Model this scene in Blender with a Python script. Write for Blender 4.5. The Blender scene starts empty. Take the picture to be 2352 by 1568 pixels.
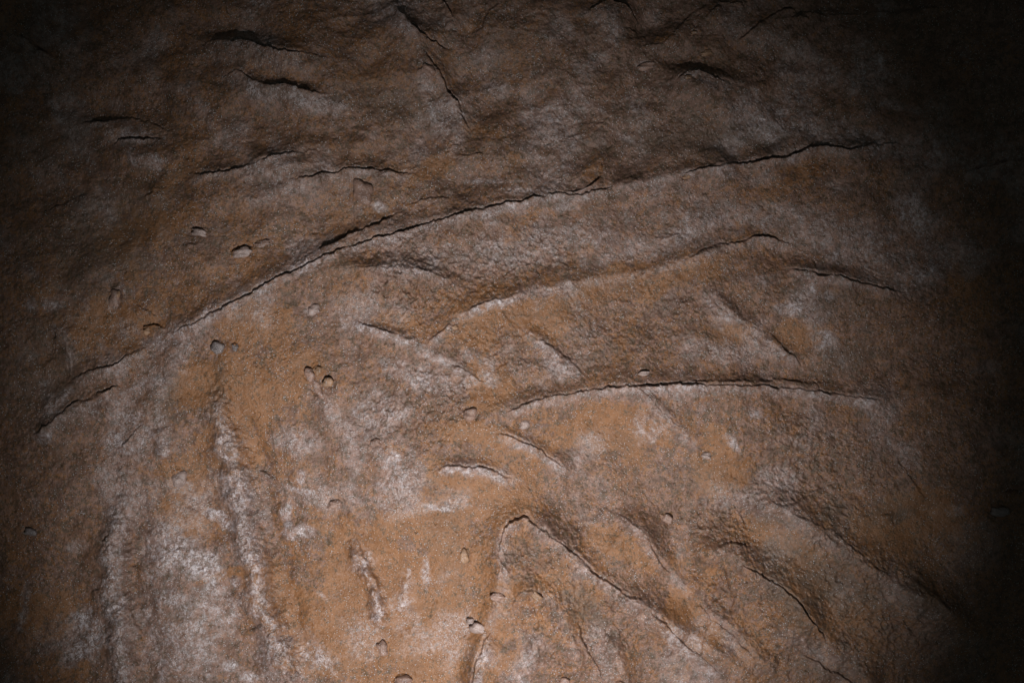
import bpy, math, random
import numpy as np
from mathutils import Vector

# ------------------------------------------------------------------ scene
scene = bpy.context.scene
col = scene.collection
CX, CY, CZ = 1176.0, 784.0, 1.5        # wall plan: 1 unit = 1 mm, centre of the wall face

def to_world(px, py, h=0.0):
    return Vector(((px-CX)/1000.0, -h/1000.0, CZ+(CY-py)/1000.0))

# ------------------------------------------------------------------ noise
_rng = np.random.RandomState(11)
_LAT = _rng.rand(256, 256).astype(np.float32)
def vnoise(x, y, s, seed=0):
    x = x/s + seed*17.31; y = y/s + seed*9.73
    xi = np.floor(x).astype(np.int64); yi = np.floor(y).astype(np.int64)
    fx = (x-xi).astype(np.float32); fy = (y-yi).astype(np.float32)
    fx = fx*fx*fx*(fx*(fx*6-15)+10); fy = fy*fy*fy*(fy*(fy*6-15)+10)
    x0 = (xi + seed*31) & 255; x1 = (x0+1) & 255; y0 = (yi + seed*57) & 255; y1 = (y0+1) & 255
    a = _LAT[y0, x0]*(1-fx)+_LAT[y0, x1]*fx
    b = _LAT[y1, x0]*(1-fx)+_LAT[y1, x1]*fx
    return (a*(1-fy)+b*fy)*2-1
def fbm(x, y, s, seed=0, octv=4, gain=.5):
    o = 0; a = 1.0; t = 0
    c, sn = math.cos(.6), math.sin(.6)
    for k in range(octv):
        o = o + a*vnoise(x, y, s, seed+k*3); t += a; a *= gain; s *= .5
        x, y = x*c-y*sn, x*sn+y*c
    return o/t*1.6
def sstep(a, b, v):
    t = np.clip((v-a)/(b-a), 0, 1); return t*t*(3-2*t)

# ------------------------------------------------------------------ grid
STEP = 1.8
def axis(lo, hi, far_lo, far_hi):
    mid = np.arange(lo, hi, STEP)
    def tail(n_to):
        out = []; d = 0; s = STEP
        while d < n_to:
            s *= 1.12; s = min(s, 60); d += s; out.append(d)
        return np.array(out)
    a = lo-tail(far_lo)[::-1]; b = mid[-1]+tail(far_hi)
    return np.concatenate([a, mid, b])
gx = axis(-60, 2412, 1900, 1900); gy = axis(-60, 1628, 1500, 1400)
X, Y = np.meshgrid(gx, gy)
NX, NY = len(gx), len(gy)
# ragged, hand-broken look: every edge is traced through warped coordinates
WX = X + 3.2*fbm(X, Y, 26, 3, 3) + 1.6*fbm(X, Y, 7, 5, 2)
WY = Y + 3.2*fbm(X, Y, 26, 8, 3) + 1.6*fbm(X, Y, 7, 6, 2)

def T(c, r, *p):
    ox, oy = (0, 784, 1568)[c], (0, 522.4, 1045)[r]
    return [(ox+q[0]/3.0, oy+q[1]/3.0) + tuple(q[2:]) for q in p]

def smooth_line(pts):
    P = np.array([q[:2] for q in pts], float)
    W = np.array([q[2] if len(q) > 2 else 1.0 for q in pts], float)
    out = []; wo = []
    n = len(P)
    for i in range(n-1):
        p0 = P[max(i-1, 0)]; p1 = P[i]; p2 = P[i+1]; p3 = P[min(i+2, n-1)]
        m = max(2, int(np.linalg.norm(p2-p1)/9))
        for k in range(m):
            t = k/m
            q = .5*((2*p1)+(-p0+p2)*t+(2*p0-5*p1+4*p2-p3)*t*t+(-p0+3*p1-3*p2+p3)*t**3)
            out.append(q); wo.append(W[i]*(1-t)+W[i+1]*t)
    out.append(P[-1]); wo.append(W[-1])
    return np.array(out), np.array(wo)

def line_field(pts, reach, warp=True):
    """index window, signed distance (positive on the right of travel), parameter 0..1, weight"""
    C, W = smooth_line(pts)
    x0, y0 = C.min(0)-reach-8; x1, y1 = C.max(0)+reach+8
    i0, i1 = np.searchsorted(gx, [x0, x1]); j0, j1 = np.searchsorted(gy, [y0, y1])
    if i1 <= i0 or j1 <= j0: return None
    sl = (slice(j0, j1), slice(i0, i1))
    px, py = (WX[sl], WY[sl]) if warp else (X[sl], Y[sl])
    best = np.full(px.shape, 1e9); sd = np.zeros(px.shape); tt = np.zeros(px.shape); ww = np.zeros(px.shape)
    seg = np.linalg.norm(np.diff(C, axis=0), axis=1); cum = np.concatenate([[0], np.cumsum(seg)]); tot = cum[-1]
    for k in range(len(C)-1):
        ax, ay = C[k]; bx, by = C[k+1]
        dx, dy = bx-ax, by-ay; L2 = dx*dx+dy*dy
        if L2 < 1e-9: continue
        u = np.clip(((px-ax)*dx+(py-ay)*dy)/L2, 0, 1)
        ex = px-(ax+u*dx); ey = py-(ay+u*dy)
        d = ex*ex+ey*ey
        m = d < best
        best = np.where(m, d, best)
        sg = dx*ey-dy*ex
        sd = np.where(m, np.sign(sg)*np.sqrt(d), sd)
        tt = np.where(m, (cum[k]+u*seg[k])/tot, tt)
        ww = np.where(m, W[k]*(1-u)+W[k+1]*u, ww)
    return sl, sd, tt, ww, tot

H = np.zeros_like(X)
FROST_SHINE = np.zeros_like(X); OCHRE = np.zeros_like(X); STAIN = np.zeros_like(X); ROUGH = np.zeros_like(X)
n_st = [0]
def edge(A, L, pts, taper=.16, rim=0.0, crest=.5):
    """a broken ledge: the side on the right of travel stands proud, the other side is cut back"""
    f = line_field(pts, 3.2*L)
    if f is None: return
    sl, sd, tt, ww, tot = f
    n_st[0] += 1
    tp = np.clip(np.minimum(tt/taper, (1-tt)/taper), 0, 1)**.75
    t2 = min(taper*1.6, .4); tp2 = sstep(0, t2, np.minimum(tt, 1-tt))
    var = .85+.5*vnoise(tt*tot, tt*0+n_st[0]*37.7, 26, 2)
    a = A*tp*ww*np.clip(var, .3, 1.6)
    soft = .6 if abs(A) >= 10 else .6+(10-abs(A))*.45
    on = sstep(-soft, 1.0+soft, sd); p = np.clip(sd, 0, None)
    q = np.clip(-sd, 0, None)
    front = a*.45*(.6*np.exp(-p/L)+.4*np.exp(-p/(L*.3)))*on
    rear = -a*.22*np.exp(-q/(L*.55))*(1-on)
    groove = -a*(.3 if abs(A) >= 9 else .12)*np.exp(-((sd+1.6)/2.4)**2)
    # swelling that carries the edge: long slope in front, steep slope behind
    if A > 0:
        B = abs(A)*crest*tp2*ww**.5*(.8+.5*vnoise(tt*tot, tt*0+n_st[0]*7.1, 60, 5))
        w1 = L*1.25; w2 = max(L*.42, 6)
        front = front + B*np.where(sd > 0, np.exp(-(p/w1)**1.15), np.exp(-(q/w2)**1.3)*1.25-.25*np.exp(-(q/(w2*2.6))**2))
    far = sstep(3.2*L, 2.0*L, np.abs(sd))
    H[sl] += (front+rear+groove)*far
    if rim:
        FROST_SHINE[sl] = np.maximum(FROST_SHINE[sl], rim*tp*ww*np.exp(-((sd-9)/11.0)**2))
def rib(A, w, pts, wl=None, taper=.15, frost=0.0, lump=.35):
    f = line_field(pts, 3.0*max(w, wl or w))
    if f is None: return
    sl, sd, tt, ww, tot = f
    n_st[0] += 1
    tp = np.clip(np.minimum(tt/taper, (1-tt)/taper), 0, 1)**.8
    wd = np.where(sd > 0, w, wl or w)*(1+.3*vnoise(tt*tot, tt*0+n_st[0]*11.0, 30, 4))
    prof = np.exp(-(np.abs(sd)/wd)**2.4)
    H[sl] += A*tp*ww*prof*(1+lump*vnoise(X[sl], Y[sl], 22, 7))
    if frost: FROST_SHINE[sl] = np.maximum(FROST_SHINE[sl], frost*tp*prof)
def blob(arr, v, cx, cy, rx, ry, ang=0.0, rag=.45, soft=.5, mode='max', sc=28):
    R = max(rx, ry)*1.9
    i0, i1 = np.searchsorted(gx, [cx-R, cx+R]); j0, j1 = np.searchsorted(gy, [cy-R, cy+R])
    sl = (slice(j0, j1), slice(i0, i1))
    dx = X[sl]-cx; dy = Y[sl]-cy
    c, s = math.cos(math.radians(ang)), math.sin(math.radians(ang))
    u = (dx*c+dy*s)/rx; w = (-dx*s+dy*c)/ry
    d = np.sqrt(u*u+w*w)+rag*fbm(X[sl], Y[sl], sc, 21, 4, .6)
    m = v*sstep(1+soft, 1-soft, d)
    if mode == 'max': arr[sl] = np.maximum(arr[sl], m)
    else: arr[sl] += m
def bump(v, cx, cy, rx, ry, ang=0.0, rag=.12):
    blob(H, v, cx, cy, rx, ry, ang, rag, .85, 'add', 60)

# ------------------------------------------------------------------ ledges and cracks
E = edge
# upper left
E(12, 26, T(0,0,(1400,290,.4),(1480,280,.5),(1560,288,.7),(1620,300,.8),(1680,292,1.2),(1760,310,1.2),(1850,345,.9),(1950,385,1),(2040,400,.8),(2130,395,.4),(2352,425,.2)), rim=.3)
E(11, 24, T(0,0,(1480,545,.3),(1560,535,.3),(1650,512,.3),(1760,560,.7),(1870,612,1),(1930,600,1),(2050,620,1.1),(2170,650,.9),(2270,660,.8),(2312,690,.6)))
E(13, 22, T(0,0,(540,848,.5),(600,828,.9),(700,825,1.5),(780,808,.6),(930,812,.4),(1000,830,.3),(1080,865,.4),(1185,917,.5)), rim=.4)
E(13, 26, T(0,0,(740,1000,.5),(800,975,1),(870,950,1.2),(950,945,1.3),(1030,955,.8),(1150,945,.3)), rim=.4)
E(10, 34, T(0,0,(1300,1195,.4),(1450,1198,1),(1580,1190,1.2),(1680,1155,.8),(1830,1115,.6),(1900,1085,.7),(2000,1070,.5),(2230,1045,.5)), rim=.35)
E(7, 30, T(0,0,(1040,1302),(1100,1298),(1160,1292)))
E(6, 40, T(0,0,(250,1470),(400,1400),(520,1350),(620,1325)), taper=.3)
E(6, 34, T(0,0,(940,1385),(1010,1350),(1090,1328),(1160,1325)), taper=.3)
E(12, 26, T(0,0,(50,226),(150,260),(230,310,1.2),(320,360,1.1),(405,412,.8)), rim=.2)
E(8, 30, T(0,0,(-30,640),(10,690),(50,760)))
L6 = T(0,0,(1960,1232,.5),(2060,1235,.7),(2180,1220,1.1),(2340,1182,.8)) + T(1,0,(60,1165,.9),(150,1163,.8),(250,1168,1),(430,1187,1),(532,1206,.6))
E(10, 34, L6, rim=.3)
# top centre
E(13, 44, T(1,0,(365,-60,.6),(390,10,.8),(420,100,.8),(480,180,1),(550,245,1),(620,290,.9),(700,325,.8),(775,330,.6)))
E(11, 46, T(1,0,(560,330),(620,410),(690,520),(740,640),(800,700),(850,800),(900,900)), taper=.3)
E(10, 26, T(1,0,(680,-60),(700,0),(740,60),(785,120)))
E(6, 24, T(1,0,(965,215),(985,140),(1040,60),(1085,10)))
E(13, 24, T(1,0,(1660,110,.3),(1720,50,.8),(1800,15,1),(1860,2,1.3),(1930,15,1.2),(1990,55,.7),(2040,115,.5),(2062,175,.4)))
E(8, 18, T(1,0,(1955,183),(2000,190),(2055,208)))
E(8, 28, T(1,0,(2100,288),(2180,290),(2250,260),(2300,200),(2352,135))+T(2,0,(60,95),(110,50),(180,10)), taper=.08)
E(7, 14, T(1,0,(525,520),(530,490),(560,472),(600,468)))
E(7, 16, T(1,0,(1750,858),(1800,835),(1842,800)))
E(4, 14, T(1,0,(1925,668),(1955,657),(2000,655)))
E(9, 36, T(1,0,(1950,980),(1850,1040),(1810,1100),(1785,1200)), taper=.3)
E(5, 16, T(1,0,(2090,340),(2150,420),(2170,440)))
E(6, 26, T(1,0,(780,1075),(880,1060),(1000,1048)))
E(12, 30, T(1,0,(2300,560,.4),(2352,525,.8))+T(2,0,(40,495,1.2),(100,484,1.1),(160,500,.8),(220,530,.6),(285,568,.4)), rim=.4)
E(6, 18, T(1,0,(440,1405),(530,1380),(650,1355),(740,1370),(780,1385)))
E(5, 10, T(1,0,(765,1453),(795,1440),(825,1442)))
# top right
E(13, 26, T(2,0,(240,-20),(310,8),(400,15),(450,5)))
E(7, 26, T(2,0,(150,118),(200,62),(270,32)))
E(9, 46, T(2,0,(370,290,.5),(430,240),(500,190),(560,140),(640,90),(720,70),(800,88)))
E(13, 14, T(2,0,(735,132),(790,122),(860,143)))
E(9, 34, T(2,0,(800,92),(950,110),(1200,105),(1370,95),(1480,95),(1560,75),(1700,70),(1880,82)))
E(6, 18, T(2,0,(1050,178),(1085,180),(1120,200)))
E(15, 30, T(2,0,(-12,1206,.5),(50,1188,.5),(100,1166,.5),(150,1156,.5),(230,1150,.6),(300,1130,.6),(380,1116,.8),(500,1120,1.1),(600,1100,1.2),(700,1075,1.2),(780,1050,1.3),(850,1020,1.2),(930,1010,1.2),(1020,1015,1.5),(1080,1030,1.4),(1170,1030,1.2),(1240,1015,.8),(1300,1003,.35),(1450,1003,.3),(1620,1020,.15)), taper=.03, rim=.25)
E(13, 28, T(2,0,(1920,1187,.5),(2030,1165,.8),(2150,1140,1),(2230,1115,1.1),(2352,1105,1),(2480,1112,1),(2600,1150,.8)))
E(8, 34, T(2,0,(2170,335),(2250,290),(2330,225),(2400,180)))
# the two long middle cracks
E(11, 30, T(0,1,(2205,157,.7),(2290,112,1.2))+T(1,1,(0,75,1.3),(60,42,1.2))+T(1,0,(220,1550,1),(280,1528,.9),(340,1497,.8),(395,1458,.5),(470,1435,.3)), rim=.3, taper=.06)
MAIN = T(0,1,(1195,720,.5),(1290,687,.7),(1370,656,.6),(1450,602,.7),(1560,550,.8),(1650,490,.9),(1740,455,.9),(1850,390,1),(1950,330,1.2),(2050,295,1.2),(2150,240,1.1),(2250,200,1.1)) \
     + T(1,1,(0,155,.9),(60,140,.9),(180,96,1),(270,66,1),(400,36,1.2)) \
     + T(1,0,(560,1556,1),(640,1525,1),(760,1500,1.1),(880,1450,1),(980,1445,1),(1070,1420,1),(1150,1395,1.1),(1270,1380,1),(1320,1350,.8),(1400,1352,.6),(1480,1330,.7),(1570,1345,.8),(1640,1347,1),(1740,1312,.8),(1840,1287,.7),(1900,1275,.6))
E(12, 42, MAIN, taper=.03, rim=.45)
E(12, 18, T(1,0,(1570,1325,.4),(1640,1312,.7),(1690,1288,1),(1740,1250,1.3),(1785,1205,1)), taper=.12)
E(5, 14, T(0,1,(2050,262),(2100,235),(2160,205)))
# left middle
E(5, 26, T(0,1,(1150,160),(1230,135),(1330,115),(1440,98)))
E(11, 12, T(0,1,(1325,10),(1370,4),(1400,6),(1445,20)))
E(12, 12, T(0,1,(1600,172),(1650,145),(1715,130),(1750,138)))
E(8, 16, T(0,1,(1740,117),(1800,92),(1835,88),(1878,96)))
E(8, 14, T(0,1,(752,470),(775,425),(820,408),(852,428)))
E(7, 20, T(0,1,(940,540),(1000,560),(1050,587),(1115,612)))
E(4, 14, T(0,1,(850,672),(900,670),(940,655),(995,650)))
E(14, 13, T(0,1,(982,700),(1005,678),(1060,672),(1105,672),(1150,700)))
E(9, 32, T(0,1,(480,1055,.5),(560,1012),(600,990),(680,968),(770,950,1.1),(850,920,1.2),(900,885),(960,850,.8),(1060,805,.4)), rim=.35)
E(11, 26, T(0,1,(650,1137,.6),(720,1130,1),(780,1102,1),(855,1085,.5)), rim=.3)
E(9, 42, T(0,1,(230,1420),(350,1345),(420,1290),(500,1222),(560,1190),(660,1165)), rim=.2)
E(5, 46, T(0,1,(300,735),(340,692),(400,698),(445,750),(482,830),(492,950),(490,1040)), taper=.25)
E(8, 34, T(0,1,(780,1545),(860,1480),(930,1400),(1000,1350)), taper=.3)
E(8, 16, T(0,1,(1465,845),(1480,818),(1515,795),(1535,785),(1560,802)))
E(9, 11, T(0,1,(1605,822),(1612,805),(1632,797),(1660,822)))
E(8, 18, T(0,1,(2105,1025,.7),(2130,985,1),(2180,962,.8),(2205,950,1.4),(2238,982,.8)))
E(9, 12, T(0,1,(2238,1032),(2270,1020),(2310,1052)))
E(8, 12, T(0,1,(2215,1200),(2190,1100),(2160,1020)), taper=.3)
# centre
E(7, 50, T(1,1,(0,292,.3),(150,272,.7),(240,275,1),(330,278,.9),(430,270,1),(500,272,1.3),(570,290,1.2),(640,320,.7),(720,350,.5),(800,375,.4)), rim=.2)
E(8, 24, T(1,1,(840,580,.6),(900,550),(960,530),(1030,505,1.1),(1070,490,1.1),(1110,487,1),(1180,465,.9),(1262,446,.7)), rim=.85)
E(8, 18, T(1,1,(90,640,.5),(170,665),(260,695),(350,722),(420,750),(525,780)), rim=.75)
E(7, 18, T(1,1,(600,810,.5),(630,772),(660,740),(700,705),(730,675),(770,665),(820,676)), rim=.5)
E(7, 38, T(1,1,(1180,670,.3),(1290,730,.3),(1400,780),(1480,830),(1560,890),(1620,950),(1685,1025)), rim=.55)
E(7, 20, T(1,1,(750,938),(830,960),(900,1000),(985,1065)), rim=.7)
LOW = T(1,1,(1105,1293,.6),(1170,1245,.8),(1230,1220,.7),(1310,1190,.7),(1400,1170,.6),(1500,1155,.6),(1620,1130,.7),(1720,1110,.6),(1800,1100,.7),(1870,1085,.9),(2000,1083,1),(2150,1078,1.1),(2250,1070,1.1)) \
    + T(2,1,(0,1068,1),(80,1076,1),(180,1080,.9),(290,1074,.9),(420,1086,.9),(480,1075,.9),(560,1090,1),(700,1102,1.1),(830,1115,1),(1000,1135,.9),(1100,1150,.8),(1200,1165,.7),(1300,1178,.7),(1375,1186,.5))
E(11, 40, LOW, taper=.04, rim=.6)
E(8, 16, T(2,1,(0,1060),(110,1050),(200,1045),(400,1055),(550,1058),(650,1045),(800,1060),(930,1070),(1000,1065),(1085,1076)))
E(4, 10, T(2,1,(150,1052),(190,1040),(235,1018)))
E(9, 24, T(1,1,(1045,1413,.5),(1130,1420,.7),(1200,1450,1),(1240,1467,1.4),(1300,1490,1),(1370,1520,.9),(1430,1570,.8))+T(1,2,(1480,40,.8),(1550,90,.8),(1625,148,.6)), rim=.6)
E(6, 10, T(1,1,(2040,1008),(2070,988),(2105,990)))
E(7, 16, T(1,1,(2160,62),(2215,72),(2245,68),(2280,50),(2340,32)))
E(4, 8, T(1,1,(2255,88),(2275,95),(2295,112)))
E(5, 12, T(1,1,(195,1445),(230,1435),(265,1455)))
E(6, 30, [(1440,870),(1480,905),(1520,945),(1570,990),(1620,1045)], rim=.4, taper=.25)
E(3, 8, T(1,1,(-20,875),(40,882),(85,897)))
E(5, 26, T(2,1,(60,195),(130,157),(200,136),(262,120)), rim=.2)
E(12, 44, T(2,1,(-60,285,.15),(60,195,.2),(200,125,.25),(300,99,.5),(400,98,1),(450,85,1),(500,65,1),(540,48,1.2),(600,55,1.3),(660,72,1.1),(730,97,.8),(780,120,.4)), rim=.35)
E(11, 36, T(2,1,(690,284,.4),(790,290,.7),(860,310,1),(940,330,1.1),(1050,335,1),(1150,360,1.1),(1250,380,.9),(1350,410,.8),(1450,435,.8),(1560,458,.5)), rim=.3)
E(6, 34, T(2,1,(590,713),(650,780),(720,845),(780,900),(835,965)), rim=.6)
E(4, 22, T(2,1,(140,420),(220,510),(300,590),(400,660),(470,700)), rim=.5)
E(5, 12, T(2,1,(1498,630),(1560,601)))
E(4, 12, T(2,1,(255,925),(295,905),(355,905)))
E(4, 16, T(2,1,(395,925),(440,900),(505,858)))
E(6, 10, T(2,1,(130,1556),(165,1537),(210,1562)))
E(7, 44, T(2,1,(1580,300),(1400,330),(1250,280)), taper=.3)
# lower left
E(6, 12, T(0,2,(800,140),(808,105),(838,86)))
E(-12, 9, T(0,2,(806,195),(812,158),(838,148),(862,165),(862,195)))
E(8, 12, T(0,2,(1160,130),(1180,110),(1230,108),(1275,135)))
E(9, 34, T(0,2,(1765,120,.8),(1795,116,1),(1830,128,1),(1870,165,.9),(1925,220,.5)), rim=.4)
E(8, 14, T(0,2,(2258,368),(2268,325),(2300,305),(2355,303)))
E(6, 12, T(0,2,(160,520),(205,503),(250,528)))
E(7, 14, T(0,2,(690,610),(715,575),(750,540)))
E(9, 20, T(0,2,(872,772),(920,780),(960,820),(980,880),(985,950)))
E(6, 12, T(0,2,(605,962),(640,943),(690,938),(735,942)))
E(6, 14, T(0,2,(1880,1385),(1920,1357),(1980,1375),(2030,1430),(2080,1510)))
E(9, 12, T(0,2,(765,1310),(768,1255),(800,1232)))
E(7, 14, T(0,2,(795,1575),(820,1537),(865,1535)))
E(8, 22, T(0,2,(860,1000),(885,1020),(900,1100),(930,1180),(1000,1290)))
E(4, 20, T(0,2,(1640,150),(1700,200),(1705,290),(1775,330),(1788,420)))
E(4, 20, T(0,2,(1740,470),(1790,540),(1810,640),(1830,740),(1838,830)))
E(4, 20, T(0,2,(1860,980),(1890,1080),(1950,1230)))
# lower centre
E(9, 24, T(1,2,(630,125,.5),(700,75,.8),(780,58),(880,62),(960,75),(1050,100),(1120,130,.8),(1210,165,.4)), rim=.9)
ARCH = T(1,2,(1085,700,.35),(1100,560,.6),(1120,490,.9),(1150,455,1.2),(1200,420,1.4),(1250,408,1.3),(1300,430,1),(1360,480,.9),(1420,520,.7),(1500,580,.7),(1600,660,.8),(1680,740,.9),(1740,790,1),(1830,850,1),(1900,910,1),(1960,960,.9),(2030,975,.8),(2110,978,.5))
E(13, 50, ARCH, rim=.4, taper=.06)
E(8, 20, T(1,2,(1168,1030),(1190,960),(1220,920),(1262,905)))
E(9, 16, T(1,2,(1262,898),(1290,894),(1325,903),(1380,950)))
E(6, 16, T(1,2,(1015,943),(1060,922),(1115,917)))
E(7, 9, T(1,2,(832,652),(850,641),(882,662)))
E(7, 10, T(1,2,(858,1135),(878,1110),(912,1114),(925,1140)))
E(7, 10, T(1,2,(2220,435),(2250,412),(2295,416)))
E(12, 36, T(1,2,(905,1640),(915,1566),(920,1480),(940,1400),(970,1330),(985,1250),(1035,1180)), rim=.7)
E(9, 12, T(1,2,(242,1320),(270,1270),(305,1300)))
E(9, 16, T(1,2,(350,1560),(400,1510),(440,1500),(490,1528)))
E(8, 12, T(1,2,(1500,1560),(1540,1520),(1565,1535)))
E(12, 12, T(1,2,(1880,1566),(1910,1556),(1960,1560)))
E(8, 36, T(1,2,(1850,385),(1950,420),(2050,500),(2110,570),(2170,680),(2230,780),(2310,860)), rim=.3)
E(7, 22, T(1,2,(10,620),(60,575),(105,590),(150,700),(195,760),(240,880),(265,1010)), rim=.5)
E(6, 8, T(1,2,(135,755),(160,748),(200,765)))
E(9, 40, T(1,2,(1620,1100),(1650,1220),(1700,1330),(1790,1500),(1830,1600)), taper=.2)
# lower right
E(10, 22, T(2,2,(225,632),(270,606),(330,597),(400,615),(480,645)), rim=.15)
E(6, 20, T(2,2,(180,720),(200,675),(245,655),(330,650)))
E(12, 56, T(2,2,(330,670,.3),(450,768,.7),(520,805,1),(580,850,1),(650,885,.9),(720,940,1.1),(780,1000,1.3),(830,1080,1.2),(880,1140,1),(930,1200,.8),(990,1290,.5)), rim=.2)
E(7, 14, T(2,2,(150,965),(180,920),(240,900)))
E(7, 30, T(2,2,(570,230),(600,290),(640,330),(720,335),(830,290),(930,240),(1040,192)))
E(6, 56, T(2,2,(640,330),(740,380),(880,450),(1020,520),(1170,640),(1320,760),(1450,830)), taper=.2, rim=.25)
E(22, 12, T(2,2,(2225,255),(2260,240),(2305,258)))
E(10, 16, T(2,2,(2100,362),(2160,348),(2200,355),(2255,385)))
E(6, 34, T(2,2,(1480,20),(1560,130),(1620,230),(1670,310)))
E(6, 56, T(2,2,(1450,860),(1560,890),(1680,930),(1800,1040),(1950,1180)), taper=.25)
E(7, 20, T(2,2,(55,1085),(110,1055),(170,1085),(205,1160)))
E(8, 34, T(2,2,(180,1100),(300,1200),(400,1290),(520,1440)), taper=.25, rim=.4)
E(9, 44, T(2,2,(-260,1050),(-120,1160),(0,1280),(150,1400),(330,1570)), taper=.2, rim=.4)
E(9, 50, T(2,2,(800,1350),(950,1430),(1100,1510),(1250,1640)), taper=.25, rim=.3)
E(5, 16, T(2,2,(1360,425),(1400,405),(1450,400)))
E(7, 14, T(2,2,(1135,318),(1160,290),(1210,280)))
E(6, 14, T(2,2,(1200,1130),(1250,1120),(1300,1150)))
print('edges', n_st[0])

def crest(B, L, pts, back=.4, rim=0.0, taper=.22):
    """soft asymmetric ridge: long lit slope on the right of travel, short shaded slope on the left"""
    f = line_field(pts, 3.0*L)
    if f is None: return
    sl, sd, tt, ww, tot = f
    n_st[0] += 1
    tp = sstep(0, taper, np.minimum(tt, 1-tt))
    b = .9*B*tp*ww*(.85+.4*vnoise(tt*tot, tt*0+n_st[0]*5.3, 55, 3))
    p = np.clip(sd, 0, None); q = np.clip(-sd, 0, None)
    h = np.where(sd > 0, np.exp(-(p/L)**1.2), 1.3*np.exp(-(q/(L*back))**1.5)-.3*np.exp(-(q/(L*back*2.4))**2))
    H[sl] += b*h*sstep(3.0*L, 2.0*L, np.abs(sd))
    if rim: FROST_SHINE[sl] = np.maximum(FROST_SHINE[sl], rim*tp*np.exp(-((sd-6)/12.0)**2))
# the long crest running unbroken across the wall, and the lesser ones that fan below it
crest(12, 60, [(40,1000),(120,930),(190,870),(270,835),(340,800),(400,763),(500,705),(620,635),(700,600),(760,570),(900,522),(1050,490),(1200,460),(1330,435),(1430,422),(1500,410),(1600,388),(1700,372),(1780,350),(1860,338),(1980,340),(2080,345)], rim=.3, taper=.05)
crest(10, 60, [(880,800),(985,795),(1030,745),(1090,705),(1200,672),(1320,648),(1450,628),(1560,600),(1650,570),(1740,545),(1800,555)], rim=.35)
crest(12, 60, [(1130,965),(1170,940),(1250,915),(1370,890),(1500,882),(1700,882),(1860,895),(2010,915),(2090,935)], rim=.25, taper=.1)
crest(13, 46, [(740,622),(800,612),(880,612),(960,618),(1020,640),(1080,670)], rim=.2)
crest(8, 36, [(810,735),(870,755),(930,775),(985,805),(1050,835),(1115,880)], rim=.5)
crest(9, 40, [(1180,742),(1240,775),(1290,825),(1350,885)], rim=.5)
crest(9, 42, [(1620,660),(1690,725),(1760,775),(1820,820),(1860,860)], rim=.45)
crest(9, 42, [(1460,890),(1510,930),(1570,990),(1620,1045)], rim=.4)
crest(9, 40, [(1120,990),(1190,1000),(1250,1035),(1330,1095)], rim=.4)
crest(9, 40, [(990,1090),(1030,1070),(1080,1065),(1150,1080),(1210,1110)], rim=.5)
crest(13, 60, [(600,410),(700,380),(800,385),(880,392),(980,408)], rim=.2)
crest(14, 70, [(390,430),(480,405),(560,385),(640,360),(740,352)], rim=.25)
crest(16, 60, [(880,-20),(930,50),(980,130),(1040,230),(1070,310)], rim=.2)
crest(10, 60, [(450,100),(560,95),(650,120),(740,140)], rim=.3); crest(8, 50, [(480,185),(550,172),(620,200),(770,230)], rim=.2)
crest(16, 60, [(1780,600),(1860,620),(1960,640),(2080,672)], rim=.2)
crest(14, 60, [(1700,100),(1780,50),(1900,38),(2100,34)], taper=.3)
crest(16, 80, [(1500,200),(1590,165),(1660,185),(1800,215)], rim=.2)
crest(27, 60, back=.5, pts=[(1085,1640),(1090,1568),(1100,1500),(1115,1445),(1140,1380),(1150,1300),(1150,1240),(1165,1200),(1200,1182),(1240,1200),(1300,1250),(1370,1315),(1440,1365),(1510,1405),(1580,1450),(1680,1520),(1760,1600)], rim=.3, taper=.08)
crest(27, 46, back=.7, pts=[(1400,1175),(1440,1190),(1480,1225),(1530,1290),(1580,1350),(1640,1400)], rim=.25)
crest(34, 70, back=.6, pts=[(1615,1330),(1622,1290),(1640,1265),(1675,1262),(1718,1301),(1761,1328),(1785,1340),(1808,1358),(1828,1378),(1845,1405),(1861,1425),(1878,1445),(1898,1475),(1960,1530),(2010,1600)], rim=.2, taper=.1)
crest(32, 60, back=.75, pts=[(1700,1180),(1790,1165),(1850,1200),(1930,1260),(2010,1310),(2110,1370),(2200,1430)], rim=.2, taper=.12)
crest(26, 46, back=.7, pts=[(1590,1410),(1640,1410),(1700,1460),(1790,1560)], rim=.35); crest(26, 50, back=.7, pts=[(2040,1340),(2120,1360),(2200,1420),(2260,1500)], rim=.1)
crest(22, 38, back=.6, pts=[(1180,1400),(1190,1360),(1225,1345),(1270,1370),(1310,1440),(1340,1560)], rim=.2)
crest(25, 40, back=.7, pts=[(1370,1440),(1420,1500),(1450,1620)], rim=.3)
crest(14, 50, [(60,1020),(140,960),(210,920),(290,885)], rim=.3)
crest(12, 60, [(100,770),(130,750),(165,790),(165,870)], rim=.3)

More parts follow.
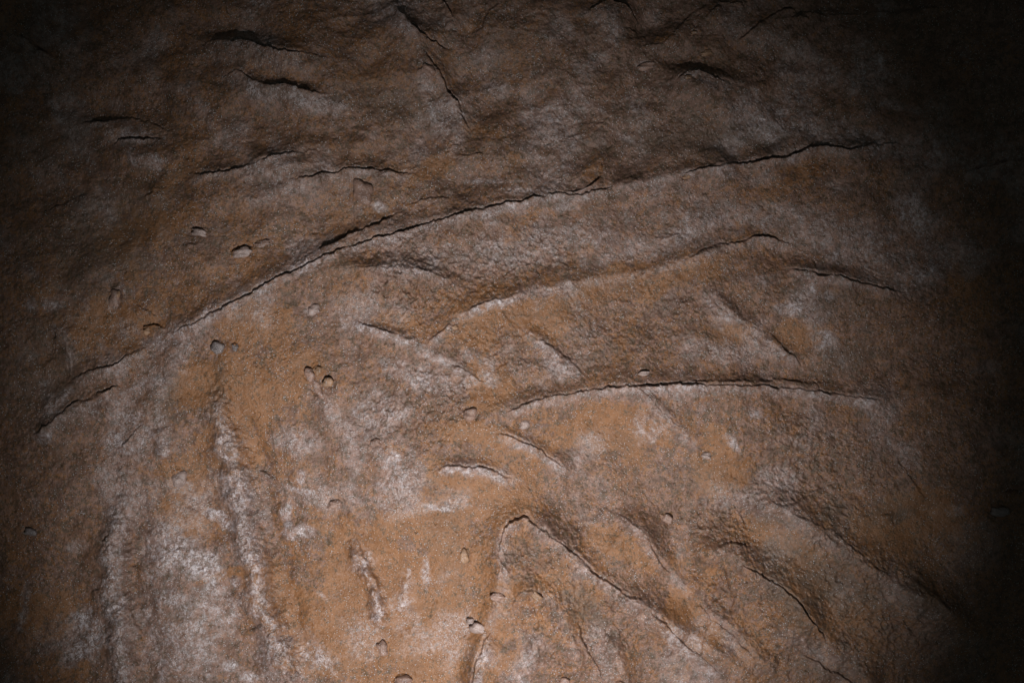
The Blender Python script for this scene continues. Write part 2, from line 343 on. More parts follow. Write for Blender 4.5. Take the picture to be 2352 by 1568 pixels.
# ------------------------------------------------------------------ rounded ribs and swellings
RIBS = {
 'a': T(0,2,(815,280),(835,380),(800,540),(785,700),(790,850),(775,960),(820,1100),(835,1250),(860,1400),(870,1620)),
 'b': T(0,1,(1500,1120),(1530,1300),(1580,1480))+T(0,2,(1620,100),(1640,250),(1660,400),(1690,560),(1720,690),(1770,800),(1770,900),(1790,1050),(1860,1150),(1900,1300),(1965,1400),(2060,1520),(2120,1620)),
 'c': T(1,2,(60,590),(90,680),(150,770),(200,870),(235,980),(260,1100),(310,1190)),
 'd': T(1,2,(1930,960),(2050,1050),(2200,1180),(2352,1310)),
}
rib(24, 34, RIBS['a'], wl=23, frost=.75, lump=.15)
rib(28, 36, RIBS['b'], wl=26, frost=.8, lump=.15)
for _k, _dx, _a in (('a', 50, -11), ('a', -80, -5), ('b', 52, -12), ('b', -90, -6)):
    rib(_a, 34, [(q[0]+_dx, q[1]) for q in RIBS[_k]], lump=.4, taper=.25)
rib(17, 15, RIBS['c'], frost=.7, lump=.6)
rib(12, 26, RIBS['d'], frost=.3, lump=.5)
rib(7, 18, T(0,1,(1100,1380),(1120,1480),(1150,1580)), frost=.7)
rib(8, 26, T(0,1,(1200,780),(1180,950),(1080,1150),(1020,1300)), frost=.25)
rib(6, 22, T(0,1,(2210,1130),(2330,1330))+T(1,1,(100,1450),(220,1500)), frost=.4)
rib(9, 30, T(1,2,(1700,1150),(1800,1320),(1880,1500),(1900,1620)), frost=.3)
rib(5, 13, T(1,2,(440,850),(440,960),(400,1080)), frost=.6)
rib(8, 24, T(1,2,(1320,1180),(1300,1350),(1230,1500),(1200,1600)), frost=.45, lump=.6)
rib(7, 30, T(0,0,(1650,1440),(1850,1350),(2100,1290),(2300,1270)), frost=.3)
rib(10, 36, T(2,0,(1780,620),(1720,800),(1720,1000),(1700,1120),(1520,1380)), frost=.25)
rib(6, 26, T(2,1,(150,430),(300,600),(480,720),(620,830),(800,940)), frost=.4)
bump(10, 790, 640, 260, 70, -18); bump(8, 900, 850, 190, 90); bump(12, 1400, 900, 330, 70, -8)
bump(-8, 1130, 625, 150, 40, -8); bump(-8, 1130, 400, 100, 26, -15); bump(-14, 1160, 230, 110, 60, 10)
bump(12, 760, 180, 190, 80, 15); bump(10, 1640, 230, 110, 60); bump(14, 2150, 220, 140, 120)
bump(16, 1660, 960, 260, 60, 12); bump(12, 2150, 1000, 200, 120, 20); bump(-14, 1990, 860, 100, 40, -25)
bump(14, 1300, 1330, 120, 120, 40); bump(12, 1790, 1400, 110, 80, 40); bump(-12, 1560, 1330, 140, 50, 40)
bump(-12, 900, 1380, 190, 160); bump(12, 640, 380, 260, 60, -10); bump(-12, 330, 470, 200, 50, -25)
bump(12, 400, 1400, 90, 150, 10); bump(-10, 480, 1120, 60, 120); bump(10, 120, 1150, 120, 180)
bump(-14, 120, 400, 180, 90, -40); bump(16, 1880, 480, 200, 60); bump(14, 1300, 120, 160, 90); bump(10, 1830, 700, 210, 60, 10)
bump(15, 1400, 36, 42, 32); bump(-12, 1530, 30, 50, 40); bump(12, 1545, 75, 40, 24, -30); bump(-10, 1490, 60, 30, 24)
bump(12, 1660, 40, 50, 40); bump(-10, 1770, 30, 60, 24); bump(12, 1590, 205, 50, 22); bump(-10, 1600, 140, 70, 20, 10)
bump(8, 610, 135, 90, 30, 15); bump(10, 650, 225, 90, 24, 12); bump(-10, 560, 70, 110, 26, 8); bump(12, 270, 300, 70, 20, 8); bump(12, 320, 355, 60, 26, 5); bump(-8, 240, 245, 90, 22)
bump(10, 1020, 60, 40, 40); bump(-10, 1080, 60, 20, 40); bump(12, 950, 90, 40, 90, -25); bump(-10, 1100, 300, 30, 60, -20); bump(9, 1330, 400, 60, 26, -10); bump(-9, 1440, 330, 40, 40)
bump(14, 2000, 380, 120, 40); bump(-10, 2060, 170, 60, 60)
bump(8, 1690, 1020, 45, 30, 50); bump(8, 480, 1200, 70, 24, 25); bump(7, 690, 1215, 50, 18, -10)

# ------------------------------------------------------------------ surface roughness masks
for b in [(.9,560,1150,26,170,-12),(.8,620,1400,24,160,-18),(.6,270,1300,26,240,0),(.9,1790,1380,130,200,-45),(.8,1950,1330,110,200,-50),(.8,1300,1340,110,170,-35),(.55,1400,1450,160,110,20),(.6,1850,1080,180,110,0),(.8,560,1130,40,220,-12),(.6,1700,1250,170,60,40),(.45,1330,760,380,120,-8),(.6,1080,640,240,80,0),(.5,1950,1480,160,80,20),(.5,950,900,150,110,0)]:
    blob(ROUGH, *b, rag=.5, soft=.6, sc=60)
for b in [(1,930,1400,240,170,0),(.8,1010,1210,130,80,10),(.8,1120,890,50,60,0),(.9,1100,990,110,22,5),(.85,1420,990,190,50,5),(.8,1640,1060,60,90,0),(.7,1080,1150,110,70,0),(.8,1580,1440,80,50,40),
          (.9,600,1380,70,80,30),(.9,520,1320,80,14,-15),(.7,600,750,70,50,0),(.8,590,900,70,90,0),(.6,430,1130,80,90,0),(.6,700,850,50,50,0),(.7,460,900,70,60,0),(.7,360,520,120,40,-20),(.7,240,730,90,60,0),
          (.7,1080,55,20,16,0),(.8,1520,85,26,10,-20),(.8,1010,375,40,18,-25),(.6,1370,385,22,36,20),(.7,1090,290,60,16,20),(.7,1180,365,20,16,0),(.5,800,180,30,14,0),(.7,1840,770,60,34,0),(.7,1700,770,60,30,0),(.6,1150,720,160,60,-10),
          (.55,1450,640,200,40,-10),(.6,1800,1260,120,40,30),(.6,1900,1390,120,50,40),(.6,2100,1200,140,60,0),(.6,80,1410,90,50,0),(.7,520,1010,60,90,0),(.7,1440,1270,90,26,30),(.6,900,740,60,30,0),(.6,250,300,40,20,0),(.8,1240,730,60,90,-20),(.6,1080,1290,70,110,0),(.7,880,1290,60,60,0)]:
    blob(OCHRE, *b, rag=.55, soft=.45, sc=70)
for b in [(1,500,1195,55,13,32),(.9,545,1255,16,14,0),(1,680,1225,36,13,-12),(.9,655,1185,12,26,0),(.9,700,1132,30,8,18),(.8,440,1290,90,40,28),(.65,420,1460,90,120,0),(.6,480,1400,70,60,0),(.9,525,1535,26,14,25),(.85,565,1560,20,12,0),(.75,730,1510,52,22,5),  # pale crust; some white patches are wet highlights painted as colour
          (.7,195,1430,36,22,20),(.6,200,1490,60,26,-30),(.95,690,1097,10,14,0),(1,916,1050,11,12,0),(.6,905,1090,28,55,10),(.95,978,1310,9,34,3),(.75,930,1355,7,32,8),(.8,830,1290,22,30,30),(.9,740,1372,14,7,35),(.9,1683,1018,11,22,-32),(.75,1725,945,22,9,30),
          (.6,1500,985,46,26,10),(.8,1600,905,24,5,3),(.6,680,1010,40,30,10),(.5,1000,870,90,26,15),(.6,1120,860,18,30,-20),(.5,870,960,60,50,0),(.55,300,310,60,26,5),(.6,340,370,36,16,10),(.75,95,1000,26,14,0),(.6,75,700,16,18,0),(.5,110,700,26,12,0),
          (.6,345,880,40,12,-15),(.5,400,780,60,26,-20),(.55,450,745,110,13,-26),(.5,640,640,120,13,-30),(.55,420,800,18,26,0),(.6,720,710,12,12,0),(.4,640,220,70,26,10),(.5,730,240,50,20,15),(.35,620,130,90,26,20),(.5,890,15,40,50,0),(.45,990,220,20,50,-20),(.5,1140,200,26,16,0),(.5,1240,360,14,6,0),
          (.5,1435,310,26,8,30),(.55,1370,245,20,7,30),(.45,1250,274,26,5,0),(.5,1860,290,90,26,10),(.45,2060,250,60,10,20),(.6,2018,150,9,20,0),(.5,2000,330,140,26,10),(.5,2100,490,34,40,-30),(.5,2150,360,60,30,0),(.4,1900,540,110,40,0),(.5,1990,590,90,50,0),(.45,2080,640,60,40,0),
          (.8,1862,665,9,16,0),(.6,1900,680,12,10,20),(.55,1810,710,30,12,0),(.6,1890,780,20,14,-10),(.5,1760,640,40,14,0),(.5,1120,415,60,5,0),(.5,1140,410,6,6,0),(.6,920,410,14,9,0),(.6,870,472,16,11,0),(.5,1200,440,30,10,0),(.4,1300,470,30,12,0),
          (.5,1040,1150,36,10,10),(.7,1010,1165,26,6,12),(.4,1250,560,200,40,-10),(.5,1280,840,36,26,30),(.5,2190,1170,26,14,0),(.5,50,1390,12,50,5),(.6,165,1260,24,12,0),(.5,320,1000,60,60,0),(.55,370,1010,14,40,0),(.6,1880,1490,90,30,30),(.45,1700,1500,60,20,40),(.5,2050,1350,80,30,40),(.4,1500,560,140,30,-8),(.4,1700,500,150,30,0),(.5,1640,195,36,12,0),(.5,1480,145,16,8,0)]:
    blob(FROST_SHINE, *b, rag=.6, soft=.6, sc=26)
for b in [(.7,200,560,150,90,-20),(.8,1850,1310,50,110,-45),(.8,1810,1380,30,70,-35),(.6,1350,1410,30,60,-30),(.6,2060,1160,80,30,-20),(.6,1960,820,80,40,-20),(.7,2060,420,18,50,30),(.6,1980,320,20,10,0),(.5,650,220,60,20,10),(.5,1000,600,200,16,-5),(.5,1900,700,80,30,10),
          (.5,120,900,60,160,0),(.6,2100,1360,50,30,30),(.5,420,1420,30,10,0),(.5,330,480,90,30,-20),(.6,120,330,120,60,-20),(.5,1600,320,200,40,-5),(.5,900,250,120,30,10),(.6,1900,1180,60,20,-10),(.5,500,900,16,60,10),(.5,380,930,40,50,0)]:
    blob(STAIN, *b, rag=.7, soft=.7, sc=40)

# natural distribution of the pale crust and the ochre skin everywhere else
nF = fbm(X, Y, 110, 31, 5, .62)
FROST_SHINE = np.clip(FROST_SHINE*(.72+.6*fbm(X, Y, 14, 35, 4, .65)) + .34*sstep(.05, .8, nF), 0, 1)
OCHRE = np.clip(OCHRE + .38*sstep(.1, .8, fbm(X, Y, 130, 41, 5, .65)) , 0, 1)
STAIN = np.clip(STAIN + .25*sstep(.2, .8, fbm(X, Y, 70, 47, 4, .6)), 0, 1)
_bx = np.interp(gx, [0, 170, 400, 740, 980, 1416, 1700, 2080, 2400], [1000, 870, 762, 590, 520, 425, 372, 345, 370])
UP = sstep(20, -40, Y-_bx[None, :]+26*fbm(X, Y, 60, 91, 3))*(.55+.45*sstep(500, 900, X))
OCHRE = np.clip(OCHRE*(1-.3*UP)+.06*UP-.22*UP*sstep(900, 1500, X), -.4, 1)
STAIN = np.clip(STAIN+.22*UP+.75*ROUGH*(1-.5*UP)*sstep(.05, .55, fbm(X, Y, 17, 95, 3, .6)), 0, 1)
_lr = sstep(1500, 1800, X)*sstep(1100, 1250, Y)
STAIN = np.clip(STAIN+.35*_lr*sstep(1600, 2000, X), 0, 1); FROST_SHINE = FROST_SHINE*(1-.6*_lr); OCHRE = OCHRE+.12*_lr
ROUGH = np.clip(ROUGH + .3*sstep(.1, .7, fbm(X, Y, 180, 51, 3)), 0, 1)

# ------------------------------------------------------------------ general relief
H += 18*fbm(X, Y, 520, 61, 2) + 9*fbm(X, Y, 170, 63, 3) + (2.2+5.5*sstep(560, 320, Y))*fbm(X, Y, 70, 64, 2)
H += (.7+1.0*ROUGH+1.1*np.clip(UP, 0, 1))*fbm(X, Y, 34, 66, 4, .6)
worm = 1-np.abs(fbm(X, Y, 17, 71, 3, .55))*2.2
H += np.clip(ROUGH-.15,0,1)*(1-.6*OCHRE)*4.2*worm
H += (.55+.5*ROUGH)*1.5*(1-.55*OCHRE)*fbm(X, Y, 9.5, 75, 3, .65)
H += .28*(1-.6*OCHRE)*fbm(X, Y, 4.2, 78, 1)
# thin bedding folds in the dark upper rock
_u = X*.98-Y*.2; _v = X*.2+Y*.98
fold = 1-np.abs(fbm(_u*.5, _v, 62, 101, 4, .55))*2
H += np.clip(UP, 0, 1)*(1.5*fold + 1.6*(1-np.abs(fbm(_u*.4, _v, 26, 105, 3))*2)*sstep(0, .5, fbm(X, Y, 160, 108, 2)))
# small pits
pit = fbm(X, Y, 9, 83, 2)
H -= 2.0*sstep(.95, 1.25, pit)

# ------------------------------------------------------------------ pebbles: where they sit, and the hollow above each
PEBBLES = [
 ((1,0),152,1325,62,82,'pink','large oval pinkish pebble in the slab above the long crack',0,.35),
 ((1,0),605,500,44,34,'pink','pink pebble on the upper ridge',-20,.25),
 ((1,0),2105,445,55,26,'pink','flat pinkish pebble near the top',8,.3),
 ((0,1),1390,42,50,26,'pale','pale pebble under a short black crack',-4,.4),
 ((0,1),1682,175,58,32,'pale','pale grey pebble under a black slit',12,.3),
 ((0,1),1810,115,50,20,'pink','thin pale pebble beside the slit',10,.3),
 ((0,1),800,490,34,62,'pink','upright elongated pebble at the left',-6,.35),
 ((0,1),828,460,16,22,'yellow','tiny yellow chip on the upright pebble',0,.8),
 ((0,1),1020,714,22,24,'yellow','small yellow pebble in a dark hollow',0,.6),
 ((0,1),1518,828,38,40,'grey','round grey pebble, larger of two side by side',0,.4),
 ((0,1),1638,824,20,24,'grey','small dark pebble, right of the round grey one',0,.4),
 ((0,1),2145,1010,30,44,'pink','pebble in the hollow left of the yellow pebble',20,.35),
 ((0,1),2205,985,20,26,'yellow','small tan pebble above the yellow pebble',0,.4),
 ((0,1),2272,1062,34,32,'yellow','round golden yellow pebble',0,.7),
 ((0,1),2200,1110,22,64,'pink','slender pebble in the hollow below the yellow pebble',22,.4),
 ((0,1),2172,568,38,34,'pale','pale round knob under the long crack',0,.12),
 ((1,1),785,688,18,14,'yellow','tiny yellow pebble at the V-shaped ledges',0,.5),
 ((1,1),890,1285,44,42,'pink','squarish pinkish pebble near the centre',10,.2),
 ((1,1),1265,1352,32,32,'pale','pale round knob below the lower crack',0,.15),
 ((1,1),2078,1003,32,16,'pale','small white pebble just above the lower crack',8,.5),
 ((1,1),240,1478,34,26,'pink','flat pink pebble at the left of the centre',-10,.25),
 ((2,1),165,1572,32,24,'pale','white pebble on the diagonal ridge',0,.5),
 ((0,2),1222,170,48,52,'pale','pale round pebble between the two ribs',0,.25),
 ((0,2),2310,335,40,26,'pink','pinkish pebble below a small crescent crack',0,.3),
 ((0,2),205,530,38,26,'grey','grey pebble at the dark left edge',0,.4),
 ((1,2),848,690,27,44,'yellow','tan elongated pebble on the smooth ochre rock',0,.5),
 ((1,2),890,1133,28,22,'pale','smaller white pebble of the touching pair',10,.6),
 ((1,2),938,1176,48,32,'pale','larger white pebble of the touching pair',-8,.6),
 ((1,2),2257,447,30,30,'pink','pale pebble on the ochre rock right of the arched bulge',-10,.5),
 ((1,2),285,1325,34,50,'pink','elongated pink pebble below the thin rib',24,.45),
 ((1,2),430,1540,58,34,'pink','pinkish pebble cut by the bottom edge',8,.35),
 ((1,2),1538,1552,32,28,'pink','small pink pebble at the bottom edge under the bulge',0,.4),
 ((1,2),1335,935,44,26,'yellow','tan pebble set in the arched bulge',-32,.4),
 ((1,2),1075,950,44,24,'pink','pink knob left of the arched bulge',8,.2),
 ((2,2),2175,385,60,30,'grey','pale grey pebble in the dark at the right edge',-10,.6),
 ((2,0),30,545,24,12,'yellow','tiny tan chip under the upper right crescent',0,.4),
 ((2,0),85,217,22,12,'yellow','small yellow chip near the top',15,.4),
 ((2,0),172,355,38,18,'yellow','yellow orange chip, lower of two near the top',10,.25),
 ((2,0),25,1222,26,12,'yellow','tiny yellow chip at the end of the right crack',0,.5),
]
H0 = H.copy()
for _p in PEBBLES:
    (_x, _y), = T(_p[0][0], _p[0][1], (_p[1], _p[2]))
    bump(-3.5, _x, _y-_p[4]/3*.35, _p[3]/3*1.25, _p[4]/3*1.2, _p[7] if len(_p) > 7 else 0, .25)
# ------------------------------------------------------------------ materials
def rock_material(name, tint=(1, 1, 1), frost_add=0.0, attr=True, gain=1.0, pebble=None):
    m = bpy.data.materials.new(name); m.use_nodes = True
    nt = m.node_tree; N = nt.nodes; L = nt.links
    for n in list(N): N.remove(n)
    out = N.new('ShaderNodeOutputMaterial'); bs = N.new('ShaderNodeBsdfPrincipled')
    L.new(bs.outputs[0], out.inputs[0])
    tc = N.new('ShaderNodeTexCoord')
    geo = N.new('ShaderNodeNewGeometry')
    P = geo.outputs['Position']
    def noise(scale, detail=4, rough=.6, dist=0.0):
        n = N.new('ShaderNodeTexNoise'); n.inputs['Scale'].default_value = scale
        n.inputs['Detail'].default_value = detail; n.inputs['Roughness'].default_value = rough
        n.inputs['Distortion'].default_value = dist
        L.new(P, n.inputs['Vector']); return n.outputs['Fac']
    def ramp(f, a, b, lo=0.0, hi=1.0):
        r = N.new('ShaderNodeMapRange'); r.interpolation_type = 'SMOOTHSTEP'
        r.inputs['From Min'].default_value = a; r.inputs['From Max'].default_value = b
        r.inputs['To Min'].default_value = lo; r.inputs['To Max'].default_value = hi
        L.new(f, r.inputs['Value']); return r.outputs[0]
    def mathn(op, a, b):
        n = N.new('ShaderNodeMath'); n.operation = op; n.use_clamp = False
        for i, v in enumerate((a, b)):
            if isinstance(v, (int, float)): n.inputs[i].default_value = v
            else: L.new(v, n.inputs[i])
        return n.outputs[0]
    def mix(f, a, b):
        n = N.new('ShaderNodeMix'); n.data_type = 'RGBA'
        if isinstance(f, (int, float)): n.inputs['Factor'].default_value = f
        else: L.new(f, n.inputs['Factor'])
        for k, v in (('A', a), ('B', b)):
            s = n.inputs[6 if k == 'A' else 7]
            if isinstance(v, tuple): s.default_value = (*v, 1)
            else: L.new(v, s)
        return n.outputs[2]
    if attr:
        at = N.new('ShaderNodeAttribute'); at.attribute_name = 'crust'
        sp = N.new('ShaderNodeSeparateColor'); L.new(at.outputs['Color'], sp.inputs[0])
        fr, oc, stn = sp.outputs[0], mathn('SUBTRACT', sp.outputs[1], .4), sp.outputs[2]
    else:
        v = N.new('ShaderNodeValue'); v.outputs[0].default_value = frost_add; fr = v.outputs[0]
        v = N.new('ShaderNodeValue'); v.outputs[0].default_value = 0.0; oc = v.outputs[0]; stn = v.outputs[0]
    n1 = noise(9, 5, .65); n2 = noise(38, 5, .7); n3 = noise(115, 3, .8, .25); n4 = noise(300, 2, .7); n5 = noise(78, 4, .8, .4)
    if pebble:
        base = mix(ramp(n2, .35, .65), pebble, tuple(c*.62 for c in pebble))
        base = mix(ramp(n3, .55, .75, 0, .5), base, (.30, .22, .19))
    else:
        # ochre skin over mauve-grey sandstone
        ochre = mix(ramp(n2, .3, .7), (.185, .083, .033), (.262, .126, .057))
        ochre = mix(ramp(n5, .5, .66, 0, .6), ochre, (.29, .155, .085))
        stone = mix(ramp(n2, .35, .65), (.120, .066, .046), (.260, .155, .120))
        stone = mix(ramp(n1, .45, .65, 0, .45), stone, (.205, .100, .052))
        # blotches where the skin shows through the crust, at the scale of a thumbnail
        k = mathn('ADD', mathn('MULTIPLY', oc, .32), mathn('ADD', mathn('MULTIPLY', n3, 1.0), mathn('MULTIPLY', n2, .40)))
        k = mathn('SUBTRACT', k, mathn('MULTIPLY', fr, .28))
        base = mix(ramp(k, .71, .80), stone, ochre)
        # dark lichen-like mottling
        dk = mathn('ADD', mathn('MULTIPLY', n5, .7), mathn('MULTIPLY', n4, .4))
        dk = mathn('SUBTRACT', dk, mathn('MULTIPLY', oc, .035))
        base = mix(ramp(dk, .535, .62, 0, .85), base, (.075, .050, .028))
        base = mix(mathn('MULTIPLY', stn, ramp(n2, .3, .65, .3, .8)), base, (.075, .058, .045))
        # pale crust, and the wet highlights painted in with it
        pale = mix(ramp(n3, .35, .65), (.25, .185, .17), (.48, .43, .45))
        f = mathn('MULTIPLY', fr, ramp(mathn('ADD', mathn('MULTIPLY', n3, .6), mathn('MULTIPLY', n4, .4)), .42, .58, .12, 1.0))
        base = mix(f, base, pale)
    # quartz grains, their sparkle painted in as near-white specks
    vo = N.new('ShaderNodeTexVoronoi'); vo.inputs['Scale'].default_value = 330; L.new(P, vo.inputs['Vector'])
    vc = N.new('ShaderNodeSeparateColor'); L.new(vo.outputs['Color'], vc.inputs[0])
    dot = mathn('MULTIPLY', ramp(vo.outputs['Distance'], .46, .2), ramp(mathn('ADD', vc.outputs[0], mathn('MULTIPLY', fr, .14)), .79, .90))
    dot = mathn('MULTIPLY', dot, ramp(mathn('ADD', noise(14, 3), mathn('MULTIPLY', fr, .2)), .40, .58, .2, 1.0))
    base = mix(mathn('MULTIPLY', dot, .85), base, (.62, .60, .62))
    hs = N.new('ShaderNodeMix'); hs.data_type = 'RGBA'; hs.blend_type = 'MULTIPLY'; hs.inputs['Factor'].default_value = 1
    L.new(base, hs.inputs[6]); hs.inputs[7].default_value = (tint[0]*gain, tint[1]*gain, tint[2]*gain, 1)
    L.new(hs.outputs[2], bs.inputs['Base Color'])
    rg = mathn('SUBTRACT', ramp(n3, .3, .7, .60, .38), mathn('MULTIPLY', fr, .20))
    rg = mathn('SUBTRACT', rg, mathn('MULTIPLY', dot, .15))
    L.new(rg, bs.inputs['Roughness'])
    L.new(mathn('ADD', mathn('MULTIPLY', fr, .45), .32), bs.inputs['Specular IOR Level'])
    L.new(mathn('ADD', mathn('MULTIPLY', fr, .45), .14), bs.inputs['Coat Weight']); bs.inputs['Coat Roughness'].default_value = .3
    # grain
    b1 = N.new('ShaderNodeBump'); b1.inputs['Strength'].default_value = .75; b1.inputs['Distance'].default_value = .0042
    hgt = mathn('ADD', mathn('MULTIPLY', n4, .6), mathn('MULTIPLY', n3, .7))
    hgt = mathn('ADD', hgt, mathn('MULTIPLY', dot, .35))
    L.new(hgt, b1.inputs['Height']); L.new(b1.outputs[0], bs.inputs['Normal']); L.new(b1.outputs[0], bs.inputs['Coat Normal'])
    return m

ROCK = rock_material('cave_sandstone')

# ------------------------------------------------------------------ the wall, one relief cut into its natural slabs
def mark(o, label=None, cat=None, group=None, kind=None):
    if label: o['label'] = label
    if cat: o['category'] = cat
    if group: o['group'] = group
    if kind: o['kind'] = kind
    return o
root = bpy.data.objects.new('cave_wall', None); col.objects.link(root)
root.location = (0, 0, CZ-CY/1000)
mark(root, kind='thing', label='rough reddish brown sandstone cave wall with dark cracks, lit by a torch beam', cat='cave wall')

def inside(poly, x, y):
    P = poly; r = np.zeros(x.shape, bool); j = len(P)-1
    for i in range(len(P)):
        xi, yi = P[i][:2]; xj, yj = P[j][:2]
        c = ((yi > y) != (yj > y)) & (x < (xj-xi)*(y-yi)/((yj-yi) or 1e-9)+xi)
        r ^= c; j = i
    return r
fxc = (WX[:-1, :-1]+WX[1:, 1:])*.5; fyc = (WY[:-1, :-1]+WY[1:, 1:])*.5
part = np.zeros(fxc.shape, np.int32)                      # 0 upper slab
# boundary: left ledge -> long main crack -> right crack
left = [(-2500, 1250), (-200, 1120)] + [q[:2] for q in T(0,1,(230,1420),(350,1345),(420,1290),(500,1222),(560,1190),(650,1140),(780,1102),(900,1060),(1050,900),(1150,760))]
mainp = [q[:2] for q in MAIN]
rightp = [q[:2] for q in T(2,0,(-12,1206),(100,1166),(230,1150),(380,1116),(500,1120),(600,1100),(700,1075),(780,1050),(850,1020),(930,1010),(1020,1015),(1170,1030),(1300,1003),(1450,1003),(1700,1080),(1920,1187),(2030,1165),(2150,1140),(2230,1115),(2352,1105))]+[(2450, 375), (6000, 300)]
border = left+mainp+rightp
part[inside(border+[(6000, 6000), (-2500, 6000)], fxc, fyc)] = 1          # middle slab
low = [(-2500, 1300), (-200, 1160), (240, 920), (420, 850), (560, 800), (760, 830), (960, 880), (1080, 960)]+[q[:2] for q in LOW]+[(2150, 960), (2500, 1010), (6000, 1100)]
part[inside(low+[(6000, 6000), (-2500, 6000)], fxc, fyc) & (part == 1)] = 2   # lower slab
names = {0: ('rock_slab', 'dark upper slab above the long crack'), 1: ('rock_slab', 'middle slab between the long crack and the lower crack'), 2: ('rock_slab', 'orange lower slab with smooth ochre skin')}
def near(pts, w):
    C, W = smooth_line(pts); r = np.full(fxc.shape, False)
    x0, y0 = C.min(0)-w-4; x1, y1 = C.max(0)+w+4
    i0, i1 = np.searchsorted(gx, [x0, x1]); j0, j1 = np.searchsorted(gy, [y0, y1])
    sl = (slice(j0, min(j1, fxc.shape[0])), slice(i0, min(i1, fxc.shape[1])))
    b = np.full(fxc[sl].shape, 1e9)
    for k in range(0, len(C)):
        b = np.minimum(b, (fxc[sl]-C[k][0])**2+(fyc[sl]-C[k][1])**2)
    r[sl] = b < w*w
    return r
part[near(RIBS['a'], 24)] = 3; names[3] = ('rock_rib', 'pale grey rib nearest the left edge')
part[near(RIBS['b'], 26)] = 4; names[4] = ('rock_rib', 'long pinkish grainy rib, lower left')
part[near(RIBS['c'], 15)] = 5; names[5] = ('rock_rib', 'short thin pale rib between the long rib and the arched bulge')
lobe = [q[:2] for q in ARCH]+T(1,2,(2250,1150),(2352,1300),(2400,1500),(2380,1620),(1230,1620),(1240,1300),(1150,1100),(1080,850))
part[inside(lobe, fxc, fyc)] = 6; names[6] = ('rock_bulge', 'rounded brown bulge under a black arch-shaped crack')
lobe2 = [q[:2] for q in T(2,2,(180,720),(225,632),(330,597),(450,700),(520,805),(650,885),(780,1000),(880,1140),(990,1290),(900,1380),(700,1300),(500,1200),(350,1050),(240,900))]
part[inside(lobe2, fxc, fyc)] = 7; names[7] = ('rock_bulge', 'rough grey-brown bulge at the lower right')
lip = [q[:2] for q in T(1,0,(1570,1325),(1640,1312),(1690,1288),(1740,1250),(1785,1205),(1810,1100),(1850,1040),(1760,1040),(1650,1080),(1640,1200))]
part[inside(lip, fxc, fyc)] = 8; names[8] = ('rock_lip', 'small orange lip hanging over the main crack')

VX = (X-CX)/1000.0; VY = -H/1000.0; VZ = (CY-Y)/1000.0 + CY/1000.0
VX = VX + .0015*0
co = np.stack([VX, VY, VZ], -1)
# normals of the whole relief, so that the joins between slabs do not show
du = np.gradient(co, axis=1); dv = np.gradient(co, axis=0)
nrm = np.cross(du, dv); nrm /= np.linalg.norm(nrm, axis=-1, keepdims=True)
nrm = np.where(nrm[..., 1:2] > 0, -nrm, nrm)
co = co.reshape(-1, 3).astype(np.float32); nrm = nrm.reshape(-1, 3).astype(np.float32)
colr = np.stack([FROST_SHINE, OCHRE+.4, STAIN, np.ones_like(X)], -1).reshape(-1, 4).astype(np.float32)
idx = np.arange(NX*NY).reshape(NY, NX)
quads = np.stack([idx[:-1, :-1], idx[1:, :-1], idx[1:, 1:], idx[:-1, 1:]], -1)
for pid, (nm, lab) in names.items():
    q = quads[part == pid]
    if not len(q): continue
    used, inv = np.unique(q.ravel(), return_inverse=True)
    me = bpy.data.meshes.new(nm)
    me.vertices.add(len(used)); me.vertices.foreach_set('co', co[used].ravel())
    me.loops.add(len(inv)); me.loops.foreach_set('vertex_index', inv.astype(np.int32).ravel())
    me.polygons.add(len(q)); me.polygons.foreach_set('loop_start', np.arange(0, len(inv), 4, dtype=np.int32))
    me.polygons.foreach_set('loop_total', np.full(len(q), 4, dtype=np.int32))
    me.update(calc_edges=True)
    me.polygons.foreach_set('use_smooth', np.ones(len(q), bool))
    a = me.color_attributes.new('crust', 'FLOAT_COLOR', 'POINT'); a.data.foreach_set('color', colr[used].ravel())
    me.normals_split_custom_set_from_vertices(nrm[used])
    me.materials.append(ROCK)
    o = bpy.data.objects.new(nm, me); col.objects.link(o); o.parent = root
    mark(o, lab)

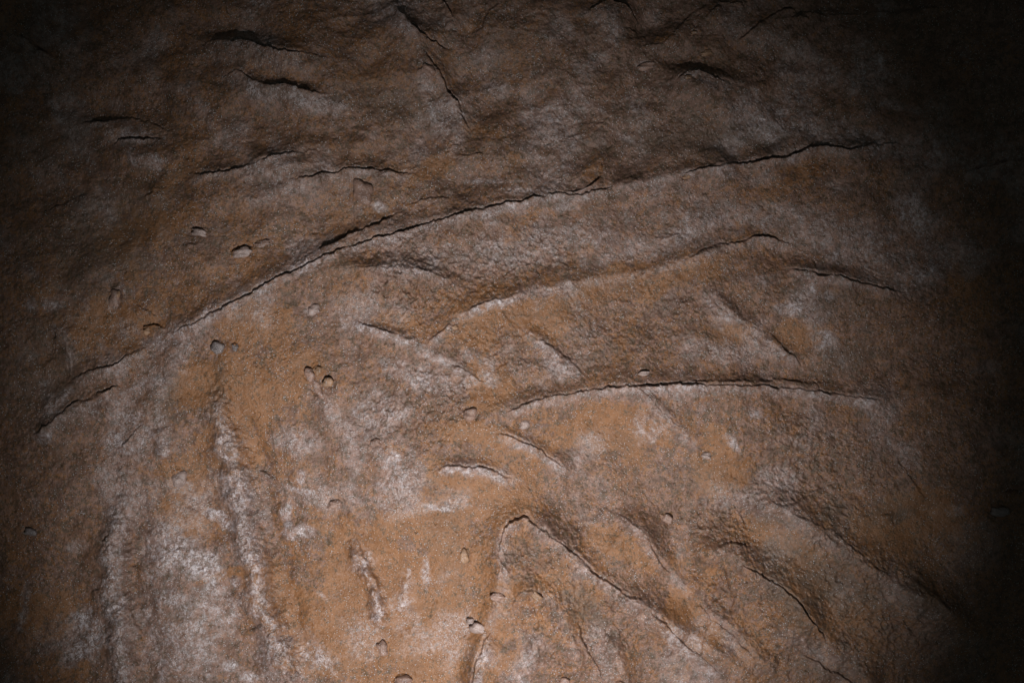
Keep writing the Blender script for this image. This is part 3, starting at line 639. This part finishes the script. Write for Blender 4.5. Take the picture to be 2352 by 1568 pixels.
# ------------------------------------------------------------------ pebbles set in the rock
import bmesh
def height_at(px, py):
    i = min(max(np.searchsorted(gx, px), 0), NX-1); j = min(max(np.searchsorted(gy, py), 0), NY-1)
    return float(np.median(H0[max(j-4, 0):j+5, max(i-4, 0):i+5]))
MP = {
 'pink': rock_material('pebble_pink', attr=False, frost_add=.35, pebble=(.29, .18, .14)),
 'grey': rock_material('pebble_grey', attr=False, frost_add=.3, pebble=(.20, .165, .16)),
 'yellow': rock_material('pebble_yellow', attr=False, frost_add=.2, pebble=(.33, .195, .115)),
 'pale': rock_material('pebble_pale', attr=False, frost_add=.5, pebble=(.36, .265, .235)),
}
rnd = random.Random(5)
def pebble(tile, x, y, rx, ry, kind, label, ang=0, up=.5, depth=None):
    (px, py), = T(tile[0], tile[1], (x, y)); rx /= 2.8; ry /= 2.8; up = min(up+.22, .95)
    bm = bmesh.new(); bmesh.ops.create_icosphere(bm, subdivisions=4, radius=1)
    rz = (depth or min(rx, ry)*.75)
    ph = [rnd.uniform(0, 6) for _ in range(6)]
    c, s = math.cos(math.radians(ang)), math.sin(math.radians(ang))
    for v in bm.verts:
        d = v.co.normalized()
        k = 1+.16*math.sin(3*d.x+ph[0])*math.cos(2.5*d.z+ph[1])+.09*math.sin(6*d.z+ph[2]+2*d.x)+.03*math.sin(11*d.x+ph[3])*math.sin(9*d.z+ph[4])
        # faintly squared river pebble
        e = (abs(d.x)**2.5+abs(d.y)**2.5+abs(d.z)**2.5)**(-1/2.5)
        q = d*k*e
        u, w = q.x*rx, q.z*ry
        v.co = Vector(((u*c-w*s)/1000, q.y*rz/1000, (u*s+w*c)/1000))
    me = bpy.data.meshes.new('pebble'); bm.to_mesh(me); bm.free()
    for p in me.polygons: p.use_smooth = True
    me.materials.append(MP[kind])
    o = bpy.data.objects.new('pebble', me); col.objects.link(o)
    o.location = ((px-CX)/1000, -(height_at(px, py)-rz*(1-up)+rz*.25)/1000, (CY-py)/1000+CY/1000)
    o.parent = root
    mark(o, label)
for p in PEBBLES:
    pebble(*p)

# ------------------------------------------------------------------ light, world, camera
w = bpy.data.worlds.new('World'); scene.world = w; w.use_nodes = True
bg = w.node_tree.nodes['Background']; bg.inputs[0].default_value = (.85, 1, .95, 1); bg.inputs[1].default_value = .03
ld = bpy.data.lights.new('torch', 'SPOT'); ld.energy = 220; ld.color = (1.0, .97, .95); ld.shadow_soft_size = .012
ld.spot_size = math.radians(68); ld.spot_blend = 1.0
lo = bpy.data.objects.new('torch', ld); col.objects.link(lo)
lo.location = (-.05, -1.78, CZ-1.0)
aim = to_world(1095, 1200)
lo.rotation_euler = (aim-lo.location).to_track_quat('-Z', 'Y').to_euler()
cd = bpy.data.cameras.new('camera'); cam = bpy.data.objects.new('camera', cd); col.objects.link(cam)
D = 2.35
cam.location = (0, -D, CZ); cam.rotation_euler = (math.radians(90), 0, 0)
cd.sensor_width = 36; cd.lens = 36*D/2.352; cd.clip_end = 100; cd.clip_start = .01
scene.camera = cam
scene.view_settings.view_transform = 'Standard'; scene.view_settings.look = 'None'
scene.view_settings.exposure = 0; scene.view_settings.gamma = 1
